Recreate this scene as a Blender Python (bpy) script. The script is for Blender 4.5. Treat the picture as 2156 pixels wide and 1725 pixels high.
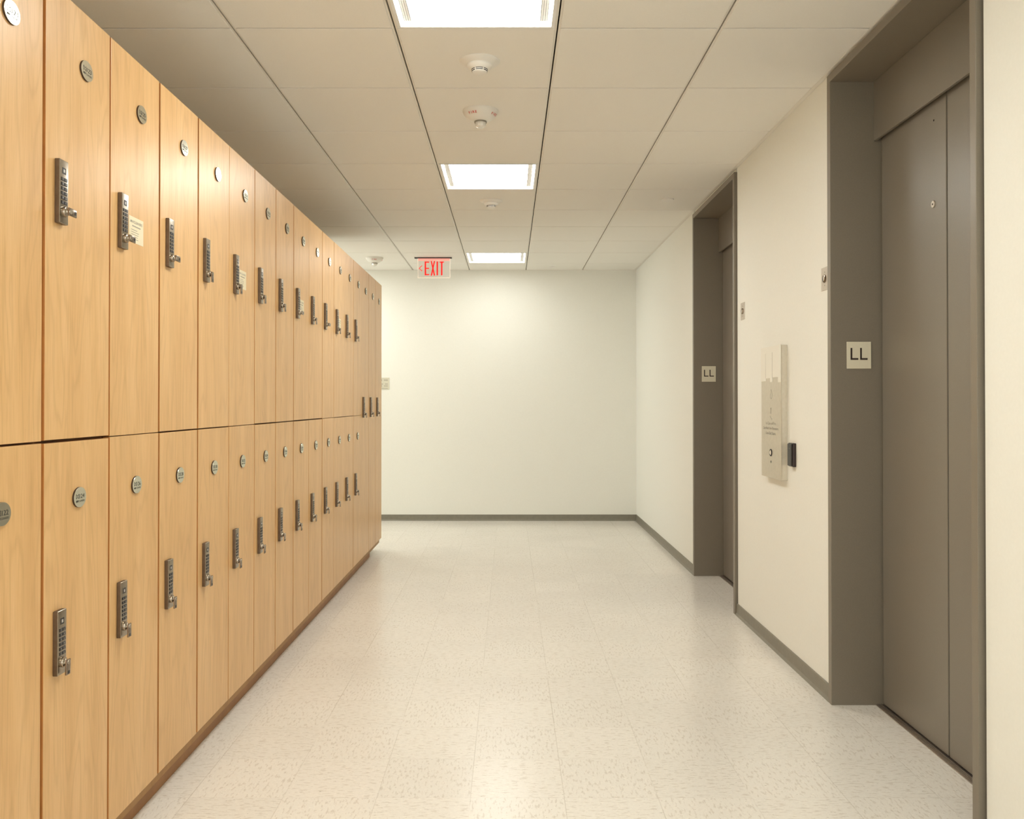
import bpy, bmesh, math, random
from mathutils import Matrix, Vector, Euler

random.seed(7)
PI = math.pi
for o in list(bpy.data.objects):
    bpy.data.objects.remove(o, do_unlink=True)
SC = bpy.context.scene
COL = SC.collection

# ---------------------------------------------------------------- camera, world, exposure
F_PX = 1813.0
cam_d = bpy.data.cameras.new('camera')
cam_d.sensor_fit = 'HORIZONTAL'
cam_d.sensor_width = 36.0
cam_d.lens = F_PX * 36.0 / 2156.0
PITCH = math.radians(0.45)
cam_d.shift_x = 6.0 / 2156.0
cam_d.shift_y = -(14.5 + F_PX * math.tan(PITCH)) / 2156.0
cam_d.clip_start = 0.02
cam = bpy.data.objects.new('camera', cam_d)
COL.objects.link(cam)
cam.location = (0, 0, 1.245)
cam.rotation_euler = (PI / 2 + PITCH, 0, 0)
SC.camera = cam

W = bpy.data.worlds.new('world')
SC.world = W
W.use_nodes = True
W.node_tree.nodes['Background'].inputs[0].default_value = (0.98, 1.0, 0.96, 1)
W.node_tree.nodes['Background'].inputs[1].default_value = 1.5  # ambient fill, added through the open corridor ends

SC.view_settings.view_transform = 'Standard'
SC.view_settings.look = 'None'
SC.view_settings.gamma = 1.0
SC.view_settings.exposure = 0.83
SC.view_settings.use_curve_mapping = False

LAMP = 13.6            # emission of the ceiling light diffusers
LAMP_COL = (0.985, 1.0, 0.965)


# ---------------------------------------------------------------- dimensions
YB = 9.082             # back wall
YN = -2.6              # open end behind the camera, wall left out to let fill light in
XW = 1.342             # right wall face
XL = -1.600            # wall behind the lockers
XF = -1.080            # locker door faces
Y0, PW = 1.995, 0.3310  # first whole column seam, locker pitch
TILE_Y0, TILE_D = 3.150, 0.607
RUN = [-2.806, -2.209, -1.612, -1.015, -0.420, 0.178, 0.775]


def zc(y):
    """height of the ceiling tile faces (the ceiling rises very slightly towards the far end)"""
    return 2.6200 + 0.0045 * (y - 3.5)


# ---------------------------------------------------------------- materials
def mat(name, col=(0.8, 0.8, 0.8), rough=0.5, metal=0.0, spec=0.5, emit=None, estr=0.0, alpha=None):
    m = bpy.data.materials.new(name)
    m.use_nodes = True
    b = m.node_tree.nodes['Principled BSDF']
    b.inputs['Base Color'].default_value = (*col, 1)
    b.inputs['Roughness'].default_value = rough
    b.inputs['Metallic'].default_value = metal
    b.inputs['Specular IOR Level'].default_value = spec
    if emit:
        b.inputs['Emission Color'].default_value = (*emit, 1)
        b.inputs['Emission Strength'].default_value = estr
    return m


class NT:
    def __init__(s, m):
        s.m = m
        s.t = m.node_tree
        s.b = s.t.nodes['Principled BSDF']

    def n(s, typ, **kw):
        nd = s.t.nodes.new(typ)
        for k, v in kw.items():
            if k in nd.inputs:
                nd.inputs[k].default_value = v
            else:
                setattr(nd, k, v)
        return nd

    def l(s, a, b):
        s.t.links.new(a, b)

    def math(s, op, a, b=None, c=None):
        nd = s.t.nodes.new('ShaderNodeMath')
        nd.operation = op
        for i, v in enumerate((a, b, c)):
            if v is None:
                continue
            if isinstance(v, (int, float)):
                nd.inputs[i].default_value = v
            else:
                s.l(v, nd.inputs[i])
        return nd.outputs[0]

    def ramp(s, fac, stops):
        r = s.t.nodes.new('ShaderNodeValToRGB')
        el = r.color_ramp.elements
        while len(el) > 1:
            el.remove(el[0])
        el[0].position = stops[0][0]
        el[0].color = (*stops[0][1], 1)
        for p, c in stops[1:]:
            e = el.new(p)
            e.color = (*c, 1)
        s.l(fac, r.inputs[0])
        return r.outputs[0]

    def mix(s, fac, a, b, mode='MIX'):
        nd = s.t.nodes.new('ShaderNodeMix')
        nd.data_type = 'RGBA'
        nd.blend_type = mode
        if isinstance(fac, (int, float)):
            nd.inputs[0].default_value = fac
        else:
            s.l(fac, nd.inputs[0])
        for i, v in ((6, a), (7, b)):
            if isinstance(v, tuple):
                nd.inputs[i].default_value = (*v, 1)
            else:
                s.l(v, nd.inputs[i])
        return nd.outputs[2]


def mat_wood():
    m = mat('maple_laminate', (0.6, 0.37, 0.16), 0.34, spec=0.48)
    k = NT(m)
    tc = k.n('ShaderNodeTexCoord')
    oi = k.n('ShaderNodeObjectInfo')
    off = k.n('ShaderNodeVectorMath', operation='SCALE')
    comb = k.n('ShaderNodeCombineXYZ')
    k.l(oi.outputs['Random'], comb.inputs[1])
    k.l(oi.outputs['Random'], comb.inputs[2])
    k.l(comb.outputs[0], off.inputs[0])
    off.inputs['Scale'].default_value = 17.0
    add = k.n('ShaderNodeVectorMath', operation='ADD')
    k.l(tc.outputs['Object'], add.inputs[0])
    k.l(off.outputs[0], add.inputs[1])
    # broad growth bands
    mp = k.n('ShaderNodeMapping')
    mp.inputs['Scale'].default_value = (3.0, 9.0, 0.9)
    k.l(add.outputs[0], mp.inputs[0])
    n1 = k.n('ShaderNodeTexNoise', Scale=1.6, Detail=3.0, Roughness=0.5, Distortion=0.5)
    k.l(mp.outputs[0], n1.inputs['Vector'])
    # flame figure: contour lines of a stretched noise
    mp2 = k.n('ShaderNodeMapping')
    mp2.inputs['Scale'].default_value = (1.0, 6.0, 0.75)
    k.l(add.outputs[0], mp2.inputs[0])
    n2 = k.n('ShaderNodeTexNoise', Scale=1.5, Detail=2.0, Roughness=0.45, Distortion=0.25)
    k.l(mp2.outputs[0], n2.inputs['Vector'])
    rings = k.math('SINE', k.math('MULTIPLY', n2.outputs[0], 70.0))
    rings = k.math('POWER', k.math('MULTIPLY_ADD', rings, 0.5, 0.5), 5.0)
    # fine pores
    mp3 = k.n('ShaderNodeMapping')
    mp3.inputs['Scale'].default_value = (60.0, 260.0, 9.0)
    k.l(add.outputs[0], mp3.inputs[0])
    n3 = k.n('ShaderNodeTexNoise', Scale=1.0, Detail=3.0, Roughness=0.6)
    k.l(mp3.outputs[0], n3.inputs['Vector'])
    base = k.ramp(n1.outputs[0], [(0.25, (0.680, 0.400, 0.165)), (0.5, (0.745, 0.455, 0.197)), (0.75, (0.795, 0.505, 0.235))])
    c = k.mix(k.math('MULTIPLY', rings, 0.20), base, (0.44, 0.235, 0.085))
    pore = k.ramp(n3.outputs[0], [(0.30, (0.90, 0.87, 0.82)), (0.55, (1.0, 1.0, 1.0))])
    c = k.mix(1.0, c, pore, 'MULTIPLY')
    k.l(c, k.b.inputs['Base Color'])
    r = k.math('MULTIPLY_ADD', n3.outputs[0], 0.10, 0.29)
    k.l(r, k.b.inputs['Roughness'])
    return m


def mat_floor():
    m = mat('vinyl_composition_tile', (0.7, 0.62, 0.5), 0.22, spec=0.5)
    k = NT(m)
    g = k.n('ShaderNodeNewGeometry')
    sep = k.n('ShaderNodeSeparateXYZ')
    k.l(g.outputs['Position'], sep.inputs[0])
    S = 0.2955
    u = k.math('DIVIDE', k.math('ADD', sep.outputs[0], 0.1218 + S * 40), S)
    v = k.math('DIVIDE', k.math('ADD', sep.outputs[1], -2.722 + S * 40), S)
    fu, fv = k.math('FRACT', u), k.math('FRACT', v)
    iu, iv = k.math('FLOOR', u), k.math('FLOOR', v)
    du = k.math('MINIMUM', fu, k.math('SUBTRACT', 1.0, fu))
    dv = k.math('MINIMUM', fv, k.math('SUBTRACT', 1.0, fv))
    par = k.math('MODULO', k.math('ADD', iu, iv), 2.0)
    cid = k.n('ShaderNodeCombineXYZ')
    k.l(iu, cid.inputs[0])
    k.l(iv, cid.inputs[1])
    wn = k.n('ShaderNodeTexWhiteNoise', noise_dimensions='3D')
    k.l(cid.outputs[0], wn.inputs['Vector'])

    def streak(sx, sy, sc, lo, hi, ca, cb):
        mp = k.n('ShaderNodeMapping')
        mp.inputs['Scale'].default_value = (sx * 1.25, sy * 1.25, 1.0)
        k.l(g.outputs['Position'], mp.inputs[0])
        n = k.n('ShaderNodeTexNoise', Scale=sc, Detail=2.0, Roughness=0.6)
        k.l(mp.outputs[0], n.inputs['Vector'])
        return k.ramp(n.outputs[0], [(lo, ca), (hi, cb)])
    one = (1.0, 1.0, 1.0)
    a1 = streak(26, 90, 1.0, 0.36, 0.46, (0.80, 0.765, 0.73), one)
    a2 = streak(90, 26, 1.0, 0.36, 0.46, (0.80, 0.765, 0.73), one)
    st = k.mix(par, a1, a2)
    w1 = streak(70, 210, 1.0, 0.57, 0.64, one, (1.09, 1.09, 1.08))
    d1 = streak(60, 150, 1.0, 0.275, 0.30, (0.42, 0.37, 0.32), one)
    big = k.n('ShaderNodeTexNoise', Scale=1.1, Detail=3.0)
    k.l(g.outputs['Position'], big.inputs['Vector'])
    base = k.ramp(big.outputs[0], [(0.35, (0.81, 0.765, 0.69)), (0.65, (0.835, 0.795, 0.72))])
    tint = k.ramp(wn.outputs[0], [(0.0, (0.965, 0.965, 0.965)), (1.0, (1.0, 1.0, 1.0))])
    c = k.mix(1.0, base, tint, 'MULTIPLY')
    c = k.mix(0.75, c, st, 'MULTIPLY')
    c = k.mix(1.0, c, w1, 'MULTIPLY')
    c = k.mix(1.0, c, d1, 'MULTIPLY')
    # scuff marks
    sn = k.n('ShaderNodeTexNoise', Scale=5.0, Detail=6.0, Roughness=0.75, Distortion=2.5)
    k.l(g.outputs['Position'], sn.inputs['Vector'])
    sc_ = k.ramp(sn.outputs[0], [(0.245, (0.55, 0.50, 0.45)), (0.262, one)])
    c = k.mix(1.0, c, sc_, 'MULTIPLY')
    seam_x = k.math('LESS_THAN', du, 0.0048)
    seam_y = k.math('LESS_THAN', dv, 0.0040)
    sm = k.n('ShaderNodeTexNoise', Scale=2.2, Detail=2.0)
    k.l(g.outputs['Position'], sm.inputs['Vector'])
    msk = k.math('MULTIPLY', k.math('SUBTRACT', sm.outputs[0], 0.32), 2.0)
    msk.node.use_clamp = True
    sf = k.math('MULTIPLY', k.math('MAXIMUM', seam_x, k.math('MULTIPLY', seam_y, 0.6)), msk)
    c = k.mix(k.math('MULTIPLY', sf, 0.60), c, (0.36, 0.30, 0.22))
    k.l(c, k.b.inputs['Base Color'])
    r = k.math('MULTIPLY_ADD', big.outputs[0], 0.12, 0.17)
    k.l(r, k.b.inputs['Roughness'])
    bn = k.n('ShaderNodeTexNoise', Scale=6.0, Detail=2.0)
    k.l(g.outputs['Position'], bn.inputs['Vector'])
    bp = k.n('ShaderNodeBump', Strength=0.06, Distance=0.02)
    k.l(bn.outputs[0], bp.inputs['Height'])
    k.l(bp.outputs[0], k.b.inputs['Normal'])
    return m


def mat_noisy(name, c1, c2, scale, rough, bump=0.0, spec=0.5, detail=4.0, metal=0.0, dist=0.002):
    m = mat(name, c1, rough, metal, spec)
    k = NT(m)
    g = k.n('ShaderNodeNewGeometry')
    n = k.n('ShaderNodeTexNoise', Scale=scale, Detail=detail, Roughness=0.6)
    k.l(g.outputs['Position'], n.inputs['Vector'])
    c = k.ramp(n.outputs[0], [(0.35, c1), (0.65, c2)])
    k.l(c, k.b.inputs['Base Color'])
    if bump:
        bp = k.n('ShaderNodeBump', Strength=bump, Distance=dist)
        k.l(n.outputs[0], bp.inputs['Height'])
        k.l(bp.outputs[0], k.b.inputs['Normal'])
    return m


def mat_perf():
    m = mat('perforated_white_metal', (0.8, 0.8, 0.76), 0.5)
    k = NT(m)
    tc = k.n('ShaderNodeTexCoord')
    sep = k.n('ShaderNodeSeparateXYZ')
    k.l(tc.outputs['Object'], sep.inputs[0])
    fx = k.math('SUBTRACT', k.math('FRACT', k.math('ADD', k.math('DIVIDE', sep.outputs[0], 0.008), 50.0)), 0.5)
    fy = k.math('SUBTRACT', k.math('FRACT', k.math('ADD', k.math('DIVIDE', sep.outputs[1], 0.010), 50.0)), 0.5)
    d = k.math('ADD', k.math('POWER', k.math('ABSOLUTE', fx), 2.0), k.math('POWER', k.math('ABSOLUTE', fy), 2.0))
    hole = k.math('LESS_THAN', d, 0.075)
    c = k.mix(hole, (0.88, 0.87, 0.82), (0.16, 0.16, 0.14))
    k.l(c, k.b.inputs['Base Color'])
    k.l(c, k.b.inputs['Emission Color'])
    k.b.inputs['Emission Strength'].default_value = 0.12  # slight glow stands in for lamp light on the strip
    return m


def mat_acrylic():
    m = bpy.data.materials.new('clear_acrylic')
    m.use_nodes = True
    t = m.node_tree
    b = t.nodes['Principled BSDF']
    b.inputs['Base Color'].default_value = (1.0, 0.97, 0.93, 1)
    b.inputs['Roughness'].default_value = 0.08
    b.inputs['Alpha'].default_value = 0.30
    return m


M = {}
M['wood'] = mat_wood()
M['gap_shade'] = mat_noisy('carcass_gap_shade', (0.20, 0.075, 0.018), (0.16, 0.06, 0.014), 12, 0.6)  # dark carcass front paints shade into the gaps between doors
M['rail'] = mat_noisy('maple_rail', (0.46, 0.245, 0.075), (0.40, 0.21, 0.065), 20, 0.5)
M['door_edge'] = mat_noisy('orange_edge_banding', (0.58, 0.24, 0.06), (0.50, 0.20, 0.05), 14, 0.5)
M['plinth'] = mat_noisy('brown_plinth', (0.38, 0.175, 0.055), (0.32, 0.145, 0.045), 14, 0.5)
M['floor'] = mat_floor()
M['wall'] = mat_noisy('cream_wall_paint', (0.865, 0.855, 0.780), (0.88, 0.87, 0.795), 90, 0.55, bump=0.10, spec=0.35, dist=0.001)
M['tile'] = mat_noisy('ceiling_tile', (0.865, 0.84, 0.775), (0.885, 0.86, 0.795), 260, 0.9, bump=0.25, spec=0.1, dist=0.001)
M['grid'] = mat('ceiling_grid_paint', (0.80, 0.76, 0.68), 0.5)
M['tee'] = mat('painted_reveal_shadow', (0.12, 0.09, 0.065), 0.6)  # dark tee colour paints the shadow in the cross gaps
M['void'] = mat('plenum_dark', (0.05, 0.04, 0.03), 0.9)
M['white'] = mat('white_plastic', (0.84, 0.81, 0.745), 0.4)
M['strobe_white'] = mat('strobe_white_plastic', (0.82, 0.79, 0.72), 0.38)
M['lampwhite'] = mat('white_enamel', (0.85, 0.84, 0.80), 0.4)
M['lamp'] = mat('lit_diffuser', (0.9, 0.9, 0.88), 0.5, emit=LAMP_COL, estr=LAMP)
M['lamp_dim'] = mat('lit_diffuser_dim', (0.9, 0.9, 0.88), 0.5, emit=LAMP_COL, estr=LAMP * 0.40)
M['added_corridor_lamp'] = mat('added_corridor_diffuser', (0.9, 0.9, 0.88), 0.5, emit=LAMP_COL, estr=LAMP * 0.75)
M['perf'] = mat_perf()
M['frame'] = mat_noisy('taupe_baked_enamel', (0.205, 0.172, 0.128), (0.225, 0.190, 0.143), 420, 0.36, bump=0.18, spec=0.5, dist=0.0006)
M['leaf'] = mat_noisy('taupe_door_enamel', (0.205, 0.178, 0.140), (0.225, 0.196, 0.155), 420, 0.34, bump=0.18, spec=0.6, dist=0.0006)
M['base'] = mat_noisy('taupe_rubber_base', (0.215, 0.195, 0.150), (0.235, 0.215, 0.165), 30, 0.45)
M['black'] = mat('black_plastic', (0.012, 0.009, 0.009), 0.35)
M['black_brown'] = mat_noisy('black_reader_plastic', (0.022, 0.010, 0.009), (0.034, 0.016, 0.013), 60, 0.38)
M['ink'] = mat('dark_ink', (0.045, 0.045, 0.035), 0.6)
M['ink_soft'] = mat('grey_ink', (0.30, 0.27, 0.21), 0.6)
M['keyprint'] = mat('key_print', (0.55, 0.52, 0.48), 0.5)
M['nickel'] = mat_noisy('satin_nickel', (0.335, 0.285, 0.225), (0.39, 0.335, 0.265), 120, 0.26, metal=1.0)
M['nickel_d'] = mat_noisy('dark_nickel', (0.23, 0.18, 0.135), (0.27, 0.215, 0.165), 120, 0.24, metal=1.0)
M['lock_sides'] = mat_noisy('dark_lock_sides', (0.15, 0.105, 0.07), (0.18, 0.13, 0.09), 60, 0.42, metal=0.7)
M['disc'] = mat_noisy('brushed_aluminium', (0.70, 0.69, 0.58), (0.75, 0.74, 0.63), 80, 0.20, metal=1.0)
M['disc_edge'] = mat('dark_disc_edge', (0.05, 0.025, 0.012), 0.5)
M['steel'] = mat_noisy('brushed_steel', (0.62, 0.57, 0.47), (0.66, 0.61, 0.51), 60, 0.38, metal=0.6)
M['plate'] = mat_noisy('switch_plate_steel', (0.52, 0.46, 0.38), (0.56, 0.50, 0.42), 100, 0.35, metal=0.5)
M['cream'] = mat('cream_sleeve', (0.85, 0.82, 0.72), 0.5)
M['signplate'] = mat('ivory_sign', (0.72, 0.66, 0.50), 0.45)
M['signink'] = mat('sign_brown_black', (0.025, 0.012, 0.008), 0.5)
M['card'] = mat('notice_card', (0.82, 0.72, 0.50), 0.5)
M['red'] = mat('exit_red', (0.75, 0.008, 0.008), 0.5, emit=(1.0, 0.006, 0.006), estr=0.45)
M['redink'] = mat('red_print', (0.62, 0.06, 0.04), 0.5)
M['pink'] = mat('lit_edge_pink', (0.9, 0.42, 0.36), 0.4, emit=(1.0, 0.35, 0.28), estr=0.35)
M['acrylic'] = mat_acrylic()
M['edge'] = mat('polished_acrylic_edge', (0.95, 0.86, 0.76), 0.2, emit=(1.0, 0.8, 0.66), estr=0.25)
M['lens'] = mat('strobe_lens', (0.78, 0.75, 0.68), 0.08, spec=0.8)
M['sill'] = mat_noisy('sill_aluminium', (0.34, 0.29, 0.25), (0.40, 0.34, 0.29), 60, 0.35, metal=0.8)
M['lit'] = mat('white_button', (0.85, 0.80, 0.68), 0.3)
M['shaft'] = mat('shaft_dark', (0.01, 0.006, 0.006), 0.9)


# ---------------------------------------------------------------- mesh helpers
def box(bm, x0, x1, y0, y1, z0, z1, bev=0.0, seg=2):
    x0, x1 = min(x0, x1), max(x0, x1)
    y0, y1 = min(y0, y1), max(y0, y1)
    z0, z1 = min(z0, z1), max(z0, z1)
    r = bmesh.ops.create_cube(bm, size=1.0)
    vs = r['verts']
    for v in vs:
        v.co.x = x0 + (v.co.x + 0.5) * (x1 - x0)
        v.co.y = y0 + (v.co.y + 0.5) * (y1 - y0)
        v.co.z = z0 + (v.co.z + 0.5) * (z1 - z0)
    if bev:
        es = list({e for v in vs for e in v.link_edges})
        bmesh.ops.bevel(bm, geom=es, offset=bev, segments=seg, affect='EDGES', profile=0.6)


def cyl(bm, mtx, r0, r1, h, seg=32, z0=0.0):
    """cylinder or cone frustum along local z of mtx, from z0 to z0+h"""
    r = bmesh.ops.create_cone(bm, cap_ends=True, segments=seg, radius1=r0, radius2=r1, depth=h,
                              matrix=mtx @ Matrix.Translation((0, 0, z0 + h / 2)))
    return r['verts']


def lathe(bm, prof, mtx=Matrix.Identity(4), seg=48):
    """profile [(radius, z)...] revolved about local z"""
    rows = []
    for r, z in prof:
        if r < 1e-6:
            rows.append([bm.verts.new(mtx @ Vector((0, 0, z)))])
        else:
            rows.append([bm.verts.new(mtx @ Vector((r * math.cos(2 * PI * i / seg), r * math.sin(2 * PI * i / seg), z)))
                         for i in range(seg)])
    for a, b in zip(rows, rows[1:]):
        for i in range(seg):
            j = (i + 1) % seg
            if len(a) == 1 and len(b) == 1:
                continue
            if len(a) == 1:
                bm.faces.new((a[0], b[j], b[i]))
            elif len(b) == 1:
                bm.faces.new((a[i], a[j], b[0]))
            else:
                bm.faces.new((a[i], a[j], b[j], b[i]))


def prism(bm, pts, mtx, h):
    """polygon pts (x,y) extruded 0..h along local z"""
    a = [bm.verts.new(mtx @ Vector((x, y, 0))) for x, y in pts]
    b = [bm.verts.new(mtx @ Vector((x, y, h))) for x, y in pts]
    n = len(pts)
    bm.faces.new(list(reversed(a)))
    bm.faces.new(b)
    for i in range(n):
        j = (i + 1) % n
        bm.faces.new((a[i], a[j], b[j], b[i]))


def stroke(bm, p, q, w, mtx, h):
    p, q = Vector(p), Vector(q)
    d = (q - p).normalized()
    nrm = Vector((-d.y, d.x)) * w / 2
    e = d * w * 0.3
    prism(bm, [tuple(p - e - nrm), tuple(q + e - nrm), tuple(q + e + nrm), tuple(p - e + nrm)], mtx, h)


def obj(name, bm, m, parent=None, loc=None, smooth=False, mats=None):
    bmesh.ops.recalc_face_normals(bm, faces=bm.faces)
    me = bpy.data.meshes.new(name)
    bm.to_mesh(me)
    bm.free()
    if mats:
        for x in mats:
            me.materials.append(x)
    else:
        me.materials.append(m)
    if smooth:
        for p in me.polygons:
            p.use_smooth = True
        try:
            me.set_sharp_from_angle(angle=math.radians(35))
        except Exception:
            pass
    o = bpy.data.objects.new(name, me)
    COL.objects.link(o)
    if parent:
        o.parent = parent
    if loc is not None:
        o.location = loc
    return o


def empty(name, loc):
    o = bpy.data.objects.new(name, None)
    o.empty_display_size = 0.1
    COL.objects.link(o)
    o.location = loc
    return o


def tag(o, label=None, cat=None, group=None, kind=None):
    if label:
        o['label'] = label
    if cat:
        o['category'] = cat
    if group:
        o['group'] = group
    if kind:
        o['kind'] = kind
    return o


def basis(facing):
    """local x = reader's right, y = up, z = out of the surface"""
    r, n = {'+X': ((0, 1, 0), (1, 0, 0)), '-X': ((0, -1, 0), (-1, 0, 0)), '-Y': ((1, 0, 0), (0, -1, 0))}[facing]
    return Matrix((Vector(r), Vector((0, 0, 1)), Vector(n))).transposed().to_4x4()


_txt = {}


def text_bm(bm, s, size, mtx, extrude=0.0003, width=None, bold=0.0, align='CENTER'):
    """add the built-in font's lettering to bm; if width is given the line is scaled to it"""
    key = (s, bold)
    if key not in _txt:
        cu = bpy.data.curves.new('lettering', 'FONT')
        cu.body = s
        cu.size = 1.0
        cu.offset = bold
        cu.resolution_u = 3
        o = bpy.data.objects.new('lettering', cu)
        COL.objects.link(o)
        bpy.context.view_layer.update()
        me = bpy.data.meshes.new_from_object(o)
        vs = [v.co.copy() for v in me.vertices]
        fs = [tuple(p.vertices) for p in me.polygons]
        bpy.data.objects.remove(o, do_unlink=True)
        bpy.data.meshes.remove(me)
        bpy.data.curves.remove(cu)
        x0, x1 = min(v.x for v in vs), max(v.x for v in vs)
        _txt[key] = (vs, fs, x0, x1)
    vs, fs, x0, x1 = _txt[key]
    sx = size if width is None else width / (x1 - x0)
    cx = {'CENTER': (x0 + x1) / 2, 'LEFT': x0}[align]
    T = [bm.verts.new(mtx @ Vector(((v.x - cx) * sx, v.y * size, extrude))) for v in vs]
    for f in fs:
        try:
            bm.faces.new([T[i] for i in f])
        except ValueError:
            pass


def dup(root, loc):
    r = root.copy()
    COL.objects.link(r)
    r.location = loc
    for ch in list(root.children):
        c = ch.copy()
        COL.objects.link(c)
        c.parent = r
        for g in list(ch.children):
            d = g.copy()
            COL.objects.link(d)
            d.parent = c
    return r


def T(x, y, z):
    return Matrix.Translation((x, y, z))


# ================================================================ THE SETTING
def structure(name, bm, m, **kw):
    return tag(obj(name, bm, m, **kw), kind='structure')


XC = -4.6                 # end of the side corridor beyond the lockers
LEND = Y0 + PW * 16       # far end of the locker run
b = bmesh.new()
box(b, XC - 0.2, 2.2, YN - 0.2, YB + 0.2, -0.10, 0.0)
structure('floor', b, M['floor'])

b = bmesh.new()
box(b, XC - 0.2, XW + 0.2, YB, YB + 0.15, 0, 2.76)
structure('wall_back', b, M['wall'])
b = bmesh.new()
box(b, XL - 0.14, XL, YN, LEND + 0.004, 0, 2.76)
structure('wall_left', b, M['wall'])
b = bmesh.new()
box(b, XC, XL - 0.14, LEND - 0.13, LEND + 0.004, 0, 2.76)
structure('wall_corridor', b, M['wall'])

DOORS = [(2.440, 3.585), (5.069, 6.223)]      # outer edges of the two lift door frames
ZF = 2.606                                    # top of the frames
b = bmesh.new()
for y0, y1 in ((YN, DOORS[0][0]), (DOORS[0][1], DOORS[1][0]), (DOORS[1][1], YB)):
    e0 = 0.012 if y0 > 0 else 0
    e1 = 0.012 if y1 < 9 else 0
    box(b, XW, XW + 0.15, y0 + e0, y1 - e1, 0, 2.76)
for y0, y1 in DOORS:
    box(b, XW, XW + 0.15, y0 + 0.0121, y1 - 0.0121, ZF - 0.012, 2.76)
structure('wall_right', b, M['wall'])

# ---- baseboards
BH, BT = 0.066, 0.006


def cove(bm, p0, p1, nrm):
    """vinyl cove base between two floor points, toe flaring out along nrm"""
    prof = [(0, 0), (0.016, 0), (0.013, 0.004), (BT + 0.001, 0.012), (BT, 0.02), (BT, BH - 0.003), (BT - 0.003, BH), (0, BH)]
    a = [bm.verts.new(Vector(p0) + Vector(nrm) * u + Vector((0, 0, z))) for u, z in prof]
    c = [bm.verts.new(Vector(p1) + Vector(nrm) * u + Vector((0, 0, z))) for u, z in prof]
    n = len(prof)
    bm.faces.new(a)
    bm.faces.new(list(reversed(c)))
    for i in range(n):
        j = (i + 1) % n
        bm.faces.new((a[i], c[i], c[j], a[j]))


b = bmesh.new()
cove(b, (XC, YB, 0), (XW, YB, 0), (0, -1, 0))
structure('baseboard_back', b, M['base'])
b = bmesh.new()
cove(b, (XW, YN, 0), (XW, DOORS[0][0] - 0.001, 0), (-1, 0, 0))
cove(b, (XW, DOORS[0][1] + 0.001, 0), (XW, DOORS[1][0] - 0.001, 0), (-1, 0, 0))
cove(b, (XW, DOORS[1][1] + 0.001, 0), (XW, YB - 0.016, 0), (-1, 0, 0))
structure('baseboard_right', b, M['base'])

# ---- ceiling: tegular tiles in a slotted grid
LIGHT_ROWS = [-1, 3, 8]       # tile rows (counted from the cross tee at TILE_Y0) that hold a light in the middle bay
LIGHTS = [(0, r) for r in (-5, -1, 3, 8)]
b = bmesh.new()
ky0 = int((YN - TILE_Y0) / TILE_D) - 1
ky1 = int((YB - TILE_Y0) / TILE_D) + 1
edges = [XC] + RUN + [XW + 0.14]
lights = {(3 + 1, r): None for r in (-5, -1, 3, 8)}      # bay between RUN[4] and RUN[5]


def tile(bm, x0, x1, y0, y1):
    g, h = 0.0095, 0.0042
    x0, x1, y0, y1 = x0 + g, x1 - g, y0 + h, y1 - h
    n0 = len(bm.verts)
    box(bm, x0, x1, y0, y1, 0.0, 0.012, bev=0.0018, seg=1)
    bm.verts.ensure_lookup_table()
    for v in bm.verts[n0:]:
        v.co.z += zc(v.co.y)


for i in range(len(edges) - 1):
    for kk in range(ky0, ky1 + 1):
        y0 = TILE_Y0 + kk * TILE_D
        y1 = y0 + TILE_D
        x0, x1 = edges[i], edges[i + 1]
        if i == 5 and kk in (-5, -1, 3, 8):
            continue
        if i == 2 and kk == 8:
            continue
        y0c, y1c = max(y0, YN - 0.05), min(y1, YB + 0.05)
        if y1c - y0c < 0.03:
            continue
        if x1 <= XL - 0.1 and y1c < LEND - 0.2:
            continue
        tile(b, x0, x1, y0c, y1c)
ceil = structure('ceiling', b, M['tile'])

b = bmesh.new()
for x in RUN:
    if x < XL - 0.1:
        ya = LEND - 0.12
    else:
        ya = YN
    for s in (-1, 1):
        n0 = len(b.verts)
        box(b, x + s * 0.0028, x + s * 0.0125, ya, YB, 0.0030, 0.016)
        b.verts.ensure_lookup_table()
        for v in b.verts[n0:]:
            v.co.z += zc(v.co.y)
g = obj('ceiling_grid', b, M['grid'], parent=ceil)
g['kind'] = 'structure'
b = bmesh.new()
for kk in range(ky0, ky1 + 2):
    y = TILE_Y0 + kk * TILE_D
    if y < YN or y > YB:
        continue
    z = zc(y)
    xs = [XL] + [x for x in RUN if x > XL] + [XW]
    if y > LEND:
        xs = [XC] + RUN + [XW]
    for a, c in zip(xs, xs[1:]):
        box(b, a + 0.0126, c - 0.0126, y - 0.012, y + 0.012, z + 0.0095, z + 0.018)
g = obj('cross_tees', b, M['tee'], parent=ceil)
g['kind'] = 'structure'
b = bmesh.new()
n0 = 0
box(b, XC - 0.1, XW + 0.14, YN, YB, 0.105, 0.125)
for v in b.verts:
    v.co.z += zc(v.co.y)
g = obj('ceiling_slab', b, M['void'], parent=ceil)
g['kind'] = 'structure'
# wall angle round the edge
b = bmesh.new()


def shear_box(bm, *a):
    n0 = len(bm.verts)
    box(bm, *a)
    bm.verts.ensure_lookup_table()
    for v in bm.verts[n0:]:
        v.co.z += zc(v.co.y)


shear_box(b, XW - 0.020, XW - 0.0005, YN, YB, -0.0012, 0.0)
shear_box(b, XC, XW, YB - 0.020, YB - 0.0005, -0.0012, 0.0)
structure('trim_1', b, M['grid'])


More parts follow.
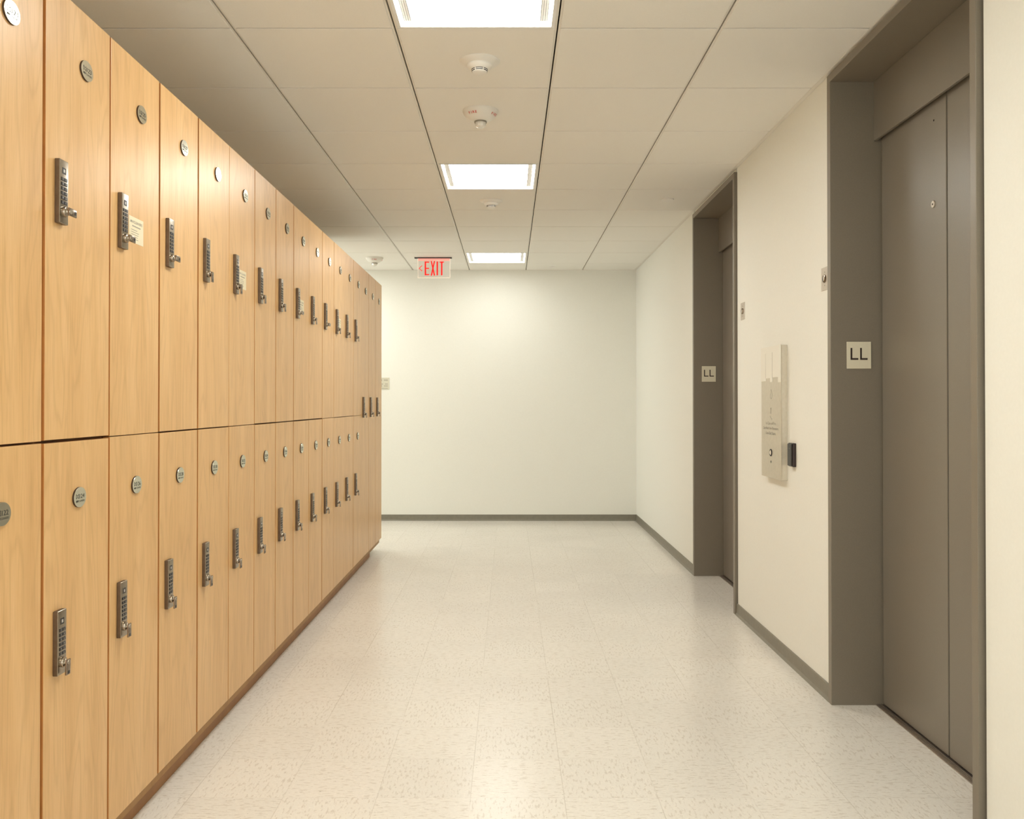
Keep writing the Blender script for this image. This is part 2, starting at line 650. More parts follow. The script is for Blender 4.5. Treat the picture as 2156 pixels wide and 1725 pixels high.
# ================================================================ LIFT DOORS
def lift_door(idx, y0, y1):
    root = tag(empty('door_%d' % idx, (XW, (y0 + y1) / 2, 0)), kind='structure')
    ox, oy = XW, (y0 + y1) / 2
    P, FW = 0.016, 0.034
    XD, XT = 1.534, 1.507
    ZT = 2.326
    i0, i1 = y0 + FW, y1 - FW
    b = bmesh.new()

    def bx(x0, x1, ya, yb, z0, z1, bev=0.0):
        box(b, x0 - ox, x1 - ox, ya - oy, yb - oy, z0, z1, bev)
    # jambs: an L of face strip and deep return
    bx(XW - P, XW + 0.20, y0, i0, 0.0, ZF - FW + 0.0005, 0.0018)
    bx(XW - P, XW + 0.20, i1, y1, 0.0, ZF - FW + 0.0005, 0.0018)
    bx(XW - P, XW + 0.20, y0, y1, ZF - FW, ZF, 0.0018)
    f = obj('door_frame', b, M['frame'], parent=root)
    b = bmesh.new()
    bx(XT, XT + 0.012, i0 + 0.0005, i1 - 0.0005, ZT, ZF - FW - 0.0005, 0.0015)
    obj('transom_panel', b, M['leaf'], parent=root)
    ym = (i0 + i1) / 2
    leaves = []
    for a, c in ((i0 - 0.02, ym - 0.0038), (ym + 0.0038, i1 + 0.02)):
        b = bmesh.new()
        a2, c2 = (i0 + 0.012, c) if a < i0 else (a, i1 - 0.012)
        bx(XD, XD + 0.03, a2, c2, 0.010, ZT + 0.10, 0.003)
        leaves.append(obj('door_leaf', b, M['leaf'], parent=root))
    # release key hole on the far leaf, and a screw dimple above it
    B = basis('-X')
    yk, zk = (2.455 + 0.60) if False else ym + 0.093, 1.962
    b = bmesh.new()
    m_ = T(XD - ox, yk - oy, zk) @ B
    lathe(b, [(0.0, 0.004), (0.0035, 0.004), (0.0038, 0.0045), (0.0115, 0.0045), (0.0128, 0.003), (0.0128, 0.0)], m_, 28)
    kh = obj('release_key_hole', b, M['plate'], parent=leaves[1], smooth=True)
    b = bmesh.new()
    cyl(b, m_, 0.0032, 0.0032, 0.0008, 16, z0=0.0042)
    obj('key_slot', b, M['shaft'], parent=leaves[1])
    b = bmesh.new()
    cyl(b, T(XD - ox, ym + 0.090 - oy, 2.265) @ B, 0.0035, 0.0035, 0.0008, 12)
    obj('screw_hole', b, M['shaft'], parent=leaves[1])
    # grooved sill
    b = bmesh.new()
    bx(XD - 0.026, XD + 0.05, i0, i1, 0.0, 0.004)
    for q in (-0.020, -0.012, -0.004):
        bx(XD + q - 0.0015, XD + q + 0.0015, i0, i1, 0.004, 0.0062)
    obj('door_sill', b, M['sill'], parent=root)
    b = bmesh.new()  # unseen black box behind the leaves, added to block light leaks
    zl = ZF - FW + 0.02
    bx(XD + 0.06, XD + 0.07, i0 - 0.03, i1 + 0.03, 0.0, zl)
    bx(XW + 0.2003, XD + 0.07, i0 - 0.034, i0 + 0.004, 0.0, zl)
    bx(XW + 0.2003, XD + 0.07, i1 - 0.004, i1 + 0.034, 0.0, zl)
    bx(XW + 0.2003, XD + 0.07, i0 - 0.034, i1 + 0.034, ZF - FW - 0.03, zl)
    obj('shaft_light_block', b, M['shaft'], parent=root)
    return root


lift_door(1, *DOORS[0])
lift_door(2, *DOORS[1])


# ================================================================ LOCKERS
ZB, ZTOP = 0.102, 2.237        # door bottoms and tops
ZM = 1.153                     # the joint between upper and lower doors
XCF = -1.102                   # front of the locker carcasses

# lock prototype (origin on the door face, centre of the plate), facing +X
LH, LW, LT = 0.153, 0.0405, 0.0125


def build_lock_meshes():
    out = {}
    b = bmesh.new()
    box(b, 0.0, LT, -LW / 2, LW / 2, -LH / 2, LH / 2, 0.0022, 3)
    out['plate'] = obj('keypad_lock', b, None, smooth=True, mats=[M['nickel'], M['lock_sides']])
    for p in out['plate'].data.polygons:
        if p.normal.x < 0.35:
            p.material_index = 1  # sides and back coloured darker than the front
    b = bmesh.new()
    # etched badge line near the top, and the display window frame
    zt = LH / 2
    box(b, LT - 0.0005, LT + 0.0004, -0.0085, 0.0085, zt - 0.0335, zt - 0.0185, 0.0)
    out['window'] = obj('status_window', b, M['black'])
    b = bmesh.new()
    box(b, LT, LT + 0.0007, -0.0032, 0.0032, zt - 0.0295, zt - 0.0225)
    out['icon'] = obj('window_symbol', b, M['keyprint'])
    b = bmesh.new()
    for r in range(6):
        for s in (-1, 1):
            zz = zt - 0.0465 - r * 0.0112
            box(b, LT - 0.0005, LT + 0.0013, s * 0.0068 - 0.0062, s * 0.0068 + 0.0062, zz - 0.0040, zz + 0.0040, 0.0006, 1)
    out['keypad'] = obj('keypad', b, M['black'])
    b = bmesh.new()
    B = basis('+X')
    k = 1
    for r in range(6):
        for s in (-1, 1):
            ch = '1234567890CK'[k - 1]
            k += 1
            zz = zt - 0.0465 - r * 0.0112
            text_bm(b, ch, 0.0062, T(LT + 0.0013, s * 0.0068, zz - 0.0022) @ B, 0.0002)
    out['print'] = obj('key_numerals', b, M['keyprint'])
    # turn knob with flag handle, pivot = knob axis; flag hangs down (-Z)
    b = bmesh.new()
    lathe(b, [(0.0, 0.0), (0.0125, 0.0), (0.0125, 0.004), (0.0112, 0.007), (0.0078, 0.009), (0.0066, 0.0115), (0.0066, 0.0165),
              (0.0060, 0.0175), (0.0, 0.0175)], basis('+X'), 28)
    out['knob'] = obj('turn_knob', b, M['nickel'], smooth=True)
    b = bmesh.new()
    box(b, 0.0120, 0.0162, -0.0095, 0.0095, -0.0300, 0.0070, 0.0016, 2)
    out['flag'] = obj('knob_flag', b, M['nickel_d'], smooth=True)
    b = bmesh.new()
    box(b, 0.0115, 0.0167, -0.0040, 0.0040, -0.0270, -0.0200, 0.0)
    out['slot'] = obj('flag_slot', b, M['black'])
    for o in out.values():
        COL.objects.unlink(o)
    return out


LK = build_lock_meshes()


def add_lock(root, loc, sideways):
    p = LK['plate'].copy()
    COL.objects.link(p)
    p.parent = root
    p.location = loc
    kz = -LH / 2 + 0.0290
    for k in ('window', 'icon', 'keypad', 'print', 'knob', 'flag', 'slot'):
        c = LK[k].copy()
        COL.objects.link(c)
        c.parent = p
        if k in ('knob', 'flag', 'slot'):
            c.location = (LT, 0, kz)
            if sideways:
                c.rotation_euler = (PI / 2, 0, 0)
            else:
                c.rotation_euler = (random.uniform(-0.06, 0.06), 0, 0)


def add_disc(root, loc, number, tilt=0.0):
    b = bmesh.new()
    R = basis('+X')
    S = Matrix.Diagonal((0.0303, 0.0253, 1, 1))
    mt = R @ S
    seg = 56
    lathe(b, [(0.0, 0.0), (1.0, 0.0), (1.0, 0.0046), (0.985, 0.0052), (0.0, 0.0052)], mt, seg)
    o = obj('number_disc', b, M['disc'], parent=root, loc=loc, mats=[M['disc'], M['disc_edge']])
    for p in o.data.polygons:
        p.use_smooth = False
        if abs(p.normal.x) < 0.5:
            p.material_index = 1
    o.rotation_euler = (0, tilt, tilt * 0.6)
    b = bmesh.new()
    m2 = T(0.0052, 0, 0) @ R
    e = 0.0003
    w = 0.0009
    P = [(-0.0200, 0.0085), (-0.0138, 0.0035), (-0.0076, 0.0085), (-0.0076, -0.0030), (-0.0138, 0.0012), (-0.0200, -0.0030)]
    for p, q in zip(P, P[1:] + P[:1]):
        stroke(b, p, q, w, m2, e)
    text_bm(b, str(number), 0.0158, m2 @ T(0.0085, -0.0030, 0), e, width=0.0235)
    text_bm(b, 'MW', 0.0072, m2 @ T(-0.0150, -0.0118, 0), e, width=0.0115, bold=0.03)
    text_bm(b, 'CLEANERS', 0.0072, m2 @ T(0.0065, -0.0118, 0), e, width=0.0300)
    obj('plate_lettering', b, M['ink'], parent=o)


def add_card(root, loc):
    b = bmesh.new()
    box(b, 0, 0.0008, -0.0475, 0.0475, -0.037, 0.037)
    o = obj('notice_card', b, M['card'], parent=root, loc=loc)
    b = bmesh.new()
    m2 = T(0.0008, 0, 0) @ basis('+X')
    text_bm(b, 'MWCLEANERS', 0.0110, m2 @ T(0, 0.0190, 0), 0.0003, width=0.078, bold=0.01)
    for q in range(9):
        prism(b, [(-0.027 + q * 0.0062, 0.0090), (-0.0225 + q * 0.0062, 0.0090), (-0.0225 + q * 0.0062, 0.0125), (-0.027 + q * 0.0062, 0.0125)], m2, 0.0003)
    ys = [-0.001, -0.0075, -0.014, -0.0205, -0.027]
    for y, wd in zip(ys, (0.036, 0.046, 0.043, 0.038, 0.042)):
        prism(b, [(-0.030, y), (-0.030 + wd, y), (-0.030 + wd, y + 0.0016), (-0.030, y + 0.0016)], m2, 0.0003)
        prism(b, [(-0.034, y), (-0.032, y), (-0.032, y + 0.002), (-0.034, y + 0.002)], m2, 0.0003)
    obj('card_printing', b, M['ink_soft'], parent=o)


# vertical gap at each seam k (near side of column k) and joint gap per column
SEAM = {-1: .006, 0: .0125, 1: .0080, 2: .0110, 3: .0110, 4: .0026, 5: .0055, 6: .0085, 7: .0115, 8: .0040, 9: .0070,
        10: .0022, 11: .0018, 12: .0050, 13: .0028, 14: .0065, 15: .0065, 16: .0020}
MIDG = {-1: .0050, 0: .0075, 1: .0022, 2: .0045, 3: .0040, 4: .0024, 5: .0055, 6: .0045, 7: .0060, 8: .0060, 9: .0022, 10: .0036,
        11: .0034, 12: .0022}
CARDS = {1, 4, 7, 10}
SIDE = {-1, 0, 1, 2, 7, 9}
ORD = ['', 'first', 'second', 'third', 'fourth', 'fifth', 'sixth', 'seventh', 'eighth', 'ninth', 'tenth', 'eleventh', 'twelfth']


def locker(name, k, z0, z1, cz0, cz1, lockz, discz, number, label, group, sideways, card, disc_dy=0.0):
    ya, yb = Y0 + k * PW, Y0 + (k + 1) * PW
    ym = (ya + yb) / 2
    root = tag(empty('locker', (XL + 0.25, ym, cz0)), label, 'locker', group)
    ox, oy, oz = root.location
    b = bmesh.new()
    box(b, XL + 0.004 - ox, XCF - ox, ya + 0.0004 - oy, yb - 0.0004 - oy, cz0 - oz, cz1 - oz)
    ca = obj('carcass', b, None, parent=root, mats=[M['wood'], M['gap_shade']])
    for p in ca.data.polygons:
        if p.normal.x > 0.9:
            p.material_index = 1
    if cz0 < 0.1:
        b = bmesh.new()
        box(b, XCF + 0.0002 - ox, XCF + 0.003 - ox, ya + 0.0004 - oy, yb - 0.0004 - oy, 0.0, z0 - 0.003 - cz0)
        obj('base_rail', b, M['rail'], parent=root)
    b = bmesh.new()
    yd0, yd1 = ya + SEAM[k] / 2, yb - SEAM[k + 1] / 2
    box(b, -0.0195, 0, yd0 - ym, yd1 - ym, z0 - (z0 + z1) / 2, z1 - (z0 + z1) / 2, 0.0012, 2)
    push = random.uniform(-0.0007, 0.0007)
    dr = obj('door', b, None, parent=root, loc=(XF + push - ox, 0, (z0 + z1) / 2 - oz), mats=[M['wood'], M['door_edge']])
    for p in dr.data.polygons:
        if abs(p.normal.y) > 0.95 or p.normal.z < -0.95:
            p.material_index = 1
    add_lock(root, (XF + push - ox, ya + 0.0665 - oy, lockz - oz), sideways)
    add_disc(root, (XF + push - ox, disc_dy, discz - oz), number, random.uniform(-0.006, 0.006))
    if card:
        add_card(root, (XF + push - ox, ya + 0.164 - oy, 1.742 - oz))
    return root


UP = 'upper lockers of the long maple bank'
LO = 'lower lockers of the long maple bank'
for k in range(-1, 13):
    g = MIDG[k] / 2
    if k == -1:
        lu = 'upper maple locker cut off by the edge of the photo, with a glaring round plate'
        ll = 'lower maple locker cut off by the edge, its dark round plate ending in 22'
    elif k == 0:
        lu = 'upper maple locker with round plate 123 and its lock handle turned sideways'
        ll = 'lower maple locker with round plate reading 124'
    elif k == 1:
        lu = 'upper maple locker with plate 125 and a pale notice card beside its lock'
        ll = 'lower maple locker with round plate reading 126'
    elif k == 2:
        lu = 'upper maple locker directly above locker 128, its lock handle turned sideways'
        ll = 'lower maple locker with round plate reading 128'
    else:
        ex = ', notice card by the lock' if k in CARDS else (', lock handle turned sideways' if k in SIDE else '')
        lu = 'upper row maple locker in the %s column beyond plate 123%s' % (ORD[k], ex)
        ll = 'lower row maple locker in the %s column beyond plate 124' % ORD[k]
    if k == 12:
        lu = 'last upper row maple locker before the three full height doors'
        ll = 'last lower row maple locker before the three full height doors'
    locker('locker', k, ZM + g, ZTOP, ZM + 0.0006, ZTOP, 1.7500, 2.090, 123 + 2 * k, lu, UP, k in SIDE, k in CARDS, 0.028)
    locker('locker', k, ZB, ZM - g, 0.062, ZM, 0.6730, 1.008, 124 + 2 * k, ll, LO, False, False, 0.0)
for j, k in enumerate((13, 14, 15)):
    lab = ['full height maple locker, nearest of the three undivided doors, beside the two-tier lockers',
           'full height maple locker, middle one of the three undivided doors',
           'full height maple locker at the very end of the bank, past two like it'][j]
    locker('locker', k, ZB, ZTOP, 0.062, ZTOP, 1.2100, 2.084, 149 + j, lab, 'full height lockers at the end of the bank', False, False, 0.014)

# the continuous plinth under the bank
b = bmesh.new()
pe = Y0 + PW * 15
box(b, XL + 0.003, -1.126, Y0 - PW, pe, 0.0, 0.0615, 0.001, 1)
tag(obj('locker_plinth', b, M['plinth']), 'long dark brown plinth running along the floor under the maple lockers', 'plinth')


# ================================================================ CEILING FITTINGS
def troffer(x0, x1, row, label, group='square lights recessed in the middle ceiling bay'):
    y0 = TILE_Y0 + row * TILE_D
    y1 = y0 + TILE_D
    xm, ym = (x0 + x1) / 2, (y0 + y1) / 2
    z = zc(ym)
    root = tag(empty('ceiling_light', (xm, ym, z)), label, 'ceiling light', group)
    root.rotation_euler = (math.atan(0.0045), 0, 0)
    w, d = (x1 - x0) / 2 - 0.0125, (y1 - y0) / 2 - 0.004
    b = bmesh.new()
    fw = 0.012
    for s in (-1, 1):
        box(b, s * w, s * (w - fw), -d, d, -0.001, 0.05)
        box(b, -w + fw, w - fw, s * d, s * (d - fw), -0.001, 0.05)
    box(b, -w, w, -d, d, 0.05, 0.056)
    obj('housing', b, M['lampwhite'], parent=root)
    b = bmesh.new()
    box(b, -w + fw + 0.0005, w - fw - 0.0005, -d + fw + 0.0005, d - fw - 0.0005, 0.034, 0.040)
    obj('diffuser', b, M['added_corridor_lamp'] if x0 < -1 else (M['lamp_dim'] if row == 8 else M['lamp']), parent=root)
    for s in (-1, 1):
        b = bmesh.new()
        box(b, -0.014, 0.014, -d + 0.045, d - 0.035, 0.0, 0.003)
        obj('perforated_strip', b, M['perf'], parent=root, loc=(s * (w - 0.040), 0, 0.009))
    return root


xa, xb = RUN[4], RUN[5]
troffer(xa, xb, -1, 'large lit square ceiling light cut off by the top edge, perforated side strips showing')
troffer(xa, xb, 3, 'lit square ceiling light in the middle bay beyond the two round detectors')
troffer(xa, xb, 8, 'smallest lit ceiling light, just before the back wall beside the exit sign')
troffer(xa, xb, -5, 'unseen lit square ceiling light added behind the viewpoint, continuing the row')  # out of view, kept for the light it gives
troffer(RUN[1], RUN[2], 8, 'unseen square ceiling light added in the side corridor to brighten the far end')  # hidden lamp, added to lift the back wall


DN = Matrix.Rotation(PI, 4, 'X')       # local z points down


def smoke(x, y, label, R=0.081):
    root = tag(empty('smoke_detector', (x, y, zc(y))), label, 'smoke detector', 'smoke detectors on the ceiling')
    k = R / 0.081
    b = bmesh.new()
    lathe(b, [(0.0, 0.0), (0.081 * k, 0.0), (0.081 * k, 0.003), (0.077 * k, 0.007), (0.060 * k, 0.013), (0.052 * k, 0.016), (0.0, 0.016)], DN, 56)
    obj('mounting_base', b, M['white'], parent=root, smooth=True)
    b = bmesh.new()
    lathe(b, [(0.0, 0.0155), (0.0515 * k, 0.0155), (0.0515 * k, 0.022), (0.047 * k, 0.028), (0.036 * k, 0.034), (0.033 * k, 0.035),
              (0.0315 * k, 0.0385), (0.0315 * k, 0.040), (0.029 * k, 0.0460), (0.024 * k, 0.0485), (0.0, 0.0490)], DN, 56)
    h = obj('sensor_head', b, M['white'], parent=root, smooth=True)
    # vent slots as two dark rings broken by fins
    b = bmesh.new()
    for z0, z1, r in ((0.0352, 0.0375, 0.0326 * k), (0.0405, 0.0432, 0.0310 * k)):
        for q in range(6):
            a0 = math.radians(60 * q + 4)
            a1 = math.radians(60 * q + 56)
            n = 8
            prev = None
            for t in range(n + 1):
                a = a0 + (a1 - a0) * t / n
                c, s = math.cos(a), math.sin(a)
                cur = [b.verts.new(DN @ Vector((rr * c, rr * s, zz))) for rr, zz in
                       ((r + 0.0006, z0), (r + 0.0002, z1), (r - 0.004, z1), (r - 0.004, z0))]
                if prev:
                    for u in range(4):
                        w = (u + 1) % 4
                        b.faces.new((prev[u], prev[w], cur[w], cur[u]))
                prev = cur
    obj('vent_slot', b, M['black'], parent=root)
    b = bmesh.new()
    cyl(b, T(0.0, -0.040 * k, -0.0305), 0.0016, 0.0016, 0.002, 10)
    obj('indicator_light', b, M['ink'], parent=root)
    return root


smoke(-0.119, 3.455, 'white smoke detector with slotted head between the nearest light and the fire strobe')
r2 = smoke(-0.124, 5.898, 'small white smoke detector just past the second ceiling light', 0.077)


def strobe(x, y, label, rot=0.0):
    root = tag(empty('fire_strobe', (x, y, zc(y))), label, 'fire alarm', 'round fire alarm strobes on the ceiling')
    root.rotation_euler = (0, 0, rot)
    b = bmesh.new()
    lathe(b, [(0.0, 0.0), (0.0835, 0.0), (0.0840, 0.006), (0.080, 0.016), (0.068, 0.030), (0.052, 0.042), (0.034, 0.050), (0.0, 0.052)], DN, 64)
    obj('alarm_housing', b, M['strobe_white'], parent=root, smooth=True)
    b = bmesh.new()
    lathe(b, [(0.0295, 0.050), (0.0295, 0.056), (0.0265, 0.057), (0.0265, 0.050)], DN, 40)
    obj('lens_collar', b, M['ink_soft'], parent=root, smooth=True)
    b = bmesh.new()
    lathe(b, [(0.0, 0.048), (0.0255, 0.048), (0.0255, 0.066), (0.022, 0.074), (0.012, 0.079), (0.0, 0.080)], DN, 12)
    obj('strobe_lens', b, M['lens'], parent=root)
    # red FIRE lettering bent round the bowl, twice
    b = bmesh.new()
    for a0 in (math.radians(-118), math.radians(-28)):
        for j, ch in enumerate('FIRE'):
            a = a0 + (j - 1.5) * 0.155
            r = 0.0735
            zz = 0.0255
            # tangent frame on the bowl, reading from below and outside
            rad = Vector((math.cos(a), math.sin(a), 0))
            tan = Vector((-math.sin(a), math.cos(a), 0))
            slope = math.radians(50)
            nrm = (rad * math.sin(math.radians(49)) + Vector((0, 0, -1)) * math.cos(math.radians(49))).normalized()
            up = nrm.cross(tan).normalized()
            Mx = Matrix((tan, up, nrm)).transposed().to_4x4()
            pos = rad * r + Vector((0, 0, -zz)) + nrm * 0.0012
            text_bm(b, ch, 0.017, Matrix.Translation(pos) @ Mx @ T(0, -0.006, 0), 0.0006, bold=0.02)
    obj('fire_lettering', b, M['redink'], parent=root)
    return root


strobe(-0.135, 4.055, 'white domed fire strobe with red lettering and clear lens in the middle bay')
strobe(-1.298, 8.29, 'small fire strobe with red lettering by the exit sign above the far lockers', math.radians(35))


def escutcheon(x, y, r, label):
    b = bmesh.new()
    lathe(b, [(0.0, 0.0), (r, 0.0), (r, 0.004), (r * 0.96, 0.0065), (r * 0.5, 0.008), (0.0, 0.0085)], DN, 40)
    o = obj('sprinkler_cover', b, M['white'], loc=(x, y, zc(y)), smooth=True)
    tag(o, label, 'sprinkler cover', 'flat round sprinkler covers')


escutcheon(1.078, 5.86, 0.045, 'flat round sprinkler cover on the ceiling before the farther lift door')
escutcheon(0.450, 8.87, 0.041, 'tiny round sprinkler cover on the ceiling against the back wall')

# ---- exit sign (edge lit acrylic)
YE = 8.26
ze = zc(YE)
root = tag(empty('exit_sign', (-0.722, YE, ze)), 'clear panel sign hanging from the ceiling with red EXIT letters and arrow', 'exit sign')
b = bmesh.new()
box(b, -0.190, 0.178, -0.055, 0.055, -0.0035, 0.0, 0.002, 2)
obj('canopy_plate', b, M['white'], parent=root)
b = bmesh.new()
box(b, -0.186, 0.172, -0.018, 0.018, -0.012, -0.0036)
obj('mounting_rail', b, M['black'], parent=root)
b = bmesh.new()
box(b, -0.152, 0.152, -0.0040, 0.0040, -0.034, -0.0121)
obj('glowing_band', b, M['pink'], parent=root)
b = bmesh.new()
box(b, -0.152, 0.152, -0.0030, 0.0030, -0.196, -0.0345)
obj('acrylic_panel', b, M['acrylic'], parent=root)
b = bmesh.new()
box(b, -0.1565, -0.1523, -0.0034, 0.0034, -0.2005, -0.0125)
box(b, 0.1523, 0.1565, -0.0034, 0.0034, -0.2005, -0.0125)
box(b, -0.1522, 0.1522, -0.0034, 0.0034, -0.2005, -0.1963)
obj('polished_edge', b, M['edge'], parent=root)
b = bmesh.new()
EM = T(0, -0.0031, 0) @ basis('-Y')
zt, zb_, sw = -0.041, -0.174, 0.0135
X0 = -0.722
e0, e1 = -0.811 - X0, -0.770 - X0
h = 0.0012
q = sw / 2
stroke(b, (e0 + q, zb_ + 0.3 * sw), (e0 + q, zt - 0.3 * sw), sw, EM, h)
for yy in (zt - q, (zt + zb_) / 2, zb_ + q):
    stroke(b, (e0 + q, yy), (e1 - (0 if yy != (zt + zb_) / 2 else 0.002), yy), 0.0105, EM, h + 0.0001)
x0_, x1_ = -0.7505 - X0, -0.7135 - X0
stroke(b, (x0_ + q * 0.6, zt), (x1_ - q * 0.6, zb_), sw * 0.85, EM, h)
stroke(b, (x1_ - q * 0.6, zt), (x0_ + q * 0.6, zb_), sw * 0.85, EM, h + 0.0001)
xi = -0.6900 - X0
stroke(b, (xi, zb_ + 0.3 * sw), (xi, zt - 0.3 * sw), sw, EM, h)
xt = -0.6470 - X0
stroke(b, (xt, zb_ + 0.3 * sw), (xt, zt - 0.3 * sw), sw, EM, h)
stroke(b, (xt - 0.017, zt - q), (xt + 0.017, zt - q), 0.0105, EM, h + 0.0001)
stroke(b, (-0.8375 - X0, -0.082), (-0.8640 - X0, -0.107), 0.0055, EM, h)
stroke(b, (-0.8640 - X0, -0.107), (-0.8375 - X0, -0.132), 0.0055, EM, h + 0.0001)
obj('exit_lettering', b, M['red'], parent=root)


# ================================================================ THINGS ON THE RIGHT WALL
def level_sign(x0, x1, y, z0, z1, label):
    xm, zm = (x0 + x1) / 2, (z0 + z1) / 2
    root = tag(empty('floor_sign', (xm, y, zm)), label, 'sign', 'square level signs on the lift jambs')
    w, hh = (x1 - x0) / 2, (z1 - z0) / 2
    b = bmesh.new()
    box(b, -w, w, -0.004, 0.0, -hh, hh, 0.0006, 1)
    obj('sign_plate', b, M['signplate'], parent=root)
    b = bmesh.new()
    mt = T(0, -0.004, 0) @ basis('-Y')
    s = 0.0068
    for a, c in ((0.150, 0.465), (0.545, 0.850)):
        ax, cx = -w + a * 2 * w, -w + c * 2 * w
        yt, yb_ = hh - 0.23 * 2 * hh, hh - 0.67 * 2 * hh
        stroke(b, (ax + s / 2, yb_ + s * .3), (ax + s / 2, yt - s * .3), s, mt, 0.001)
        stroke(b, (ax + s * .3, yb_ + s / 2), (cx - s * .3, yb_ + s / 2), s, mt, 0.0011)
    obj('sign_lettering', b, M['signink'], parent=root)


FWI = 0.034
level_sign(1.392, 1.4917, DOORS[0][1] - FWI, 1.385, 1.496, 'larger ivory LL sign on the jamb of the nearer lift door')
level_sign(1.385, 1.4856, DOORS[1][1] - FWI, 1.395, 1.507, 'smaller ivory LL sign on the jamb of the farther lift door')


def key_switch(y, z, label):
    root = tag(empty('key_switch', (XW, y, z)), label, 'key switch', 'steel key switch plates on the wall')
    b = bmesh.new()
    box(b, -0.0025, 0, -0.040, 0.040, -0.0490, 0.0490, 0.0010, 2)
    obj('cover_plate', b, M['plate'], parent=root)
    mt = T(-0.0025, 0, 0) @ basis('-X')
    b = bmesh.new()
    lathe(b, [(0.0, 0.001), (0.0105, 0.001), (0.0118, 0.0060), (0.0165, 0.0045), (0.0175, 0.0)], mt, 36)
    obj('lock_bezel', b, M['nickel_d'], parent=root, smooth=True)
    b = bmesh.new()
    lathe(b, [(0.0, 0.0068), (0.0085, 0.0060), (0.0100, 0.0040), (0.0100, 0.0012)], mt, 30)
    obj('lock_cylinder', b, M['lit'], parent=root, smooth=True)
    b = bmesh.new()
    box(b, -0.0098, -0.0090, 0.000, 0.0075, -0.008, 0.008)
    obj('key_slot', b, M['black'], parent=root)
    for s in (-1, 1):
        b = bmesh.new()
        cyl(b, mt @ T(0, s * 0.0285, 0), 0.0030, 0.0026, 0.0008, 14)
        obj('screw', b, M['ink_soft'], parent=root)


key_switch(3.652, 1.771, 'steel plate with round lock on the wall beside the nearer lift door')
key_switch(4.938, 1.770, 'steel plate with round lock on the wall beside the farther lift door')

# ---- call station
y0, y1, z0, z1 = 4.152, 4.474, 0.868, 1.526
ym, zm = (y0 + y1) / 2, (z0 + z1) / 2
root = tag(empty('call_station', (XW, ym, zm)), 'tall steel lift call panel with one button, on the wall between the lift doors', 'call panel')
hw, hh = (y1 - y0) / 2, (z1 - z0) / 2
PT = 0.0310
b = bmesh.new()
box(b, -0.0275, 0, -hw + 0.0015, hw - 0.0015, -hh + 0.0015, hh - 0.0015, 0.001, 1)
obj('back_box', b, M['steel'], parent=root)
b = bmesh.new()
box(b, -PT, -0.0276, -hw, hw, -hh, hh, 0.0008, 1)
fp = obj('face_plate', b, M['steel'], parent=root)
mt = T(-PT, 0, 0) @ basis('-X')            # local x runs towards the camera (reader's right)
b = bmesh.new()
# cream cover over the top with three grooved tongues and stepped foot
st = hh - 0.172
cr = [(-hw, 0.0), (-0.50 * hw, 0.0), (-0.50 * hw, 0.014), (-0.04 * hw, 0.014), (-0.04 * hw, -0.006), (0.18 * hw, -0.006), (0.18 * hw, 0.016),
      (0.74 * hw, 0.016), (0.74 * hw, -0.010), (hw, -0.010)]
pts = [(x, st + dy) for x, dy in cr] + [(hw, hh), (-hw, hh)]
prism(b, pts, mt, 0.0022)
obj('cream_cover', b, M['cream'], parent=root)
b = bmesh.new()
for x in (-0.50 * hw, 0.18 * hw):
    prism(b, [(x - 0.0014, st + 0.016), (x + 0.0014, st + 0.016), (x + 0.0014, hh - 0.03), (x - 0.0014, hh - 0.03)], mt @ T(0, 0, 0.0022), 0.0003)
obj('cover_groove', b, M['ink_soft'], parent=root)
b = bmesh.new()
for s, z, wd in (('In Case of Fire,', -0.062, 0.165), ('Do Not Use Elevators.', -0.087, 0.250), ('Use Exit Stairs.', -0.112, 0.165)):
    text_bm(b, s, 0.0205, mt @ T(0, z, 0), 0.0004, width=wd)
obj('notice_lettering', b, M['ink_soft'], parent=root)
b = bmesh.new()
# engraved pictogram: flame, figure and stair
fl = [(0, 0.030), (0.010, 0.012), (0.016, 0.002), (0.012, -0.012), (0, -0.018), (-0.012, -0.012), (-0.014, 0.002), (-0.006, 0.010)]
fl = [(x + 0.005, y + 0.085) for x, y in fl]
for p, q in zip(fl, fl[1:] + fl[:1]):
    stroke(b, p, q, 0.0022, mt, 0.0004)
cyl(b, mt @ T(0.0, 0.018, 0), 0.0055, 0.0055, 0.0004, 14)
stroke(b, (0, 0.012), (0, -0.006), 0.006, mt, 0.0004)
for i in range(3):
    stroke(b, (-0.020 + i * 0.012, -0.020 - i * 0.006), (-0.008 + i * 0.012, -0.020 - i * 0.006), 0.0018, mt, 0.0004)
    stroke(b, (-0.008 + i * 0.012, -0.020 - i * 0.006), (-0.008 + i * 0.012, -0.026 - i * 0.006), 0.0018, mt, 0.0004)
obj('stair_pictogram', b, M['ink_soft'], parent=root)
b = bmesh.new()
mb = mt @ T(0.0, -0.202, 0)
lathe(b, [(0.0, 0.0), (0.0185, 0.0), (0.0175, 0.0035), (0.0145, 0.0045), (0.0135, 0.0010), (0.0, 0.0010)], mb, 40)
btn = obj('button_bezel', b, M['black'], parent=root, smooth=True)
b = bmesh.new()
lathe(b, [(0.0, 0.0055), (0.0090, 0.0050), (0.0122, 0.0030), (0.0125, 0.0005)], mb, 36)
obj('call_button', b, M['lit'], parent=root, smooth=True)
b = bmesh.new()
prism(b, [(-0.008, -0.248), (0.0, -0.241), (0.008, -0.248), (0.0, -0.255)], mt, 0.0006)
obj('arrow_mark', b, M['ink'], parent=root)

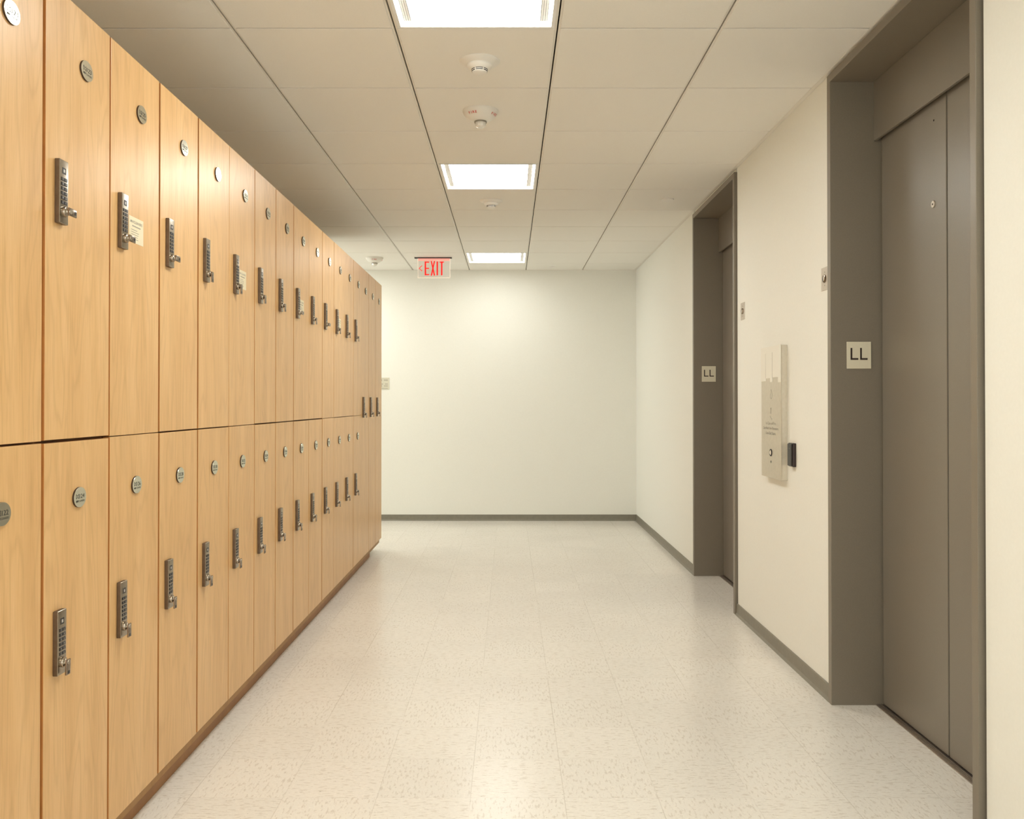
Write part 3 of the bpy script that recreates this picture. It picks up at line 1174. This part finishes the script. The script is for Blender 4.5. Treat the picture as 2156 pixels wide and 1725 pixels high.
# ---- card reader
root = tag(empty('card_reader', (XW, 4.060, 0.999)), 'small black box on the wall beside the steel call panel', 'card reader')
b = bmesh.new()
box(b, -0.016, 0, -0.034, 0.034, -0.0555, 0.0555, 0.003, 2)
obj('reader_body', b, M['black_brown'], parent=root)
b = bmesh.new()
box(b, -0.022, -0.0155, -0.029, 0.029, -0.0525, 0.0525, 0.004, 3)
obj('reader_face', b, M['black'], parent=root)
b = bmesh.new()
box(b, -0.0226, -0.0221, -0.0030, 0.0030, 0.028, 0.032)
obj('status_light', b, M['ink_soft'], parent=root)

# ---- room sign on the back wall, half hidden by the lockers
root = tag(empty('room_sign', (-1.355, YB, 1.446)), 'small pale lettered plate on the back wall at the end of the lockers', 'sign')
b = bmesh.new()
box(b, -0.093, 0.093, -0.004, 0.0, -0.062, 0.062, 0.0008, 1)
obj('sign_plate', b, mat('pale_grey_plate', (0.66, 0.63, 0.50), 0.4), parent=root)
b = bmesh.new()
mt = T(0, -0.004, 0) @ basis('-Y')
for z, hh_, words in ((0.030, 0.012, (0.030, 0.045)), (-0.010, 0.010, (0.05, 0.04)), (-0.031, 0.011, (0.07, 0.045)), (-0.054, 0.007, (0.14,))):
    x = 0.078
    for w_ in reversed(words):
        n_ = int(w_ / 0.0105)
        for q in range(n_):
            x -= 0.0105
            prism(b, [(x, z), (x + 0.0065, z), (x + 0.0065, z + hh_), (x, z + hh_)], mt, 0.0005)
        x -= 0.018
obj('sign_lettering', b, M['ink_soft'], parent=root)

# ---- descriptions of the setting
for nm, lab, cat in (
        ('floor', 'pale cream speckled vinyl tile floor of the corridor', 'floor'),
        ('ceiling', 'off-white ceiling of square acoustic tiles in a slotted grid', 'ceiling'),
        ('wall_back', 'cream wall closing the far end of the corridor', 'wall'),
        ('wall_left', 'cream wall hidden behind the maple lockers', 'wall'),
        ('wall_right', 'cream wall holding the two grey lift doors', 'wall'),
        ('wall_corridor', 'cream wall of the side passage beyond the lockers', 'wall'),
        ('baseboard_back', 'grey rubber baseboard along the far wall', 'baseboard'),
        ('baseboard_right', 'grey rubber baseboard along the wall with the lift doors', 'baseboard'),
        ('trim_1', 'thin angle trim where the ceiling meets the walls', 'trim'),
        ('door_1', 'nearer lift door with deep taupe frame and two closed leaves', 'lift door'),
        ('door_2', 'farther lift door with deep taupe frame, seen edge-on down the corridor', 'lift door')):
    tag(bpy.data.objects[nm], lab, cat)
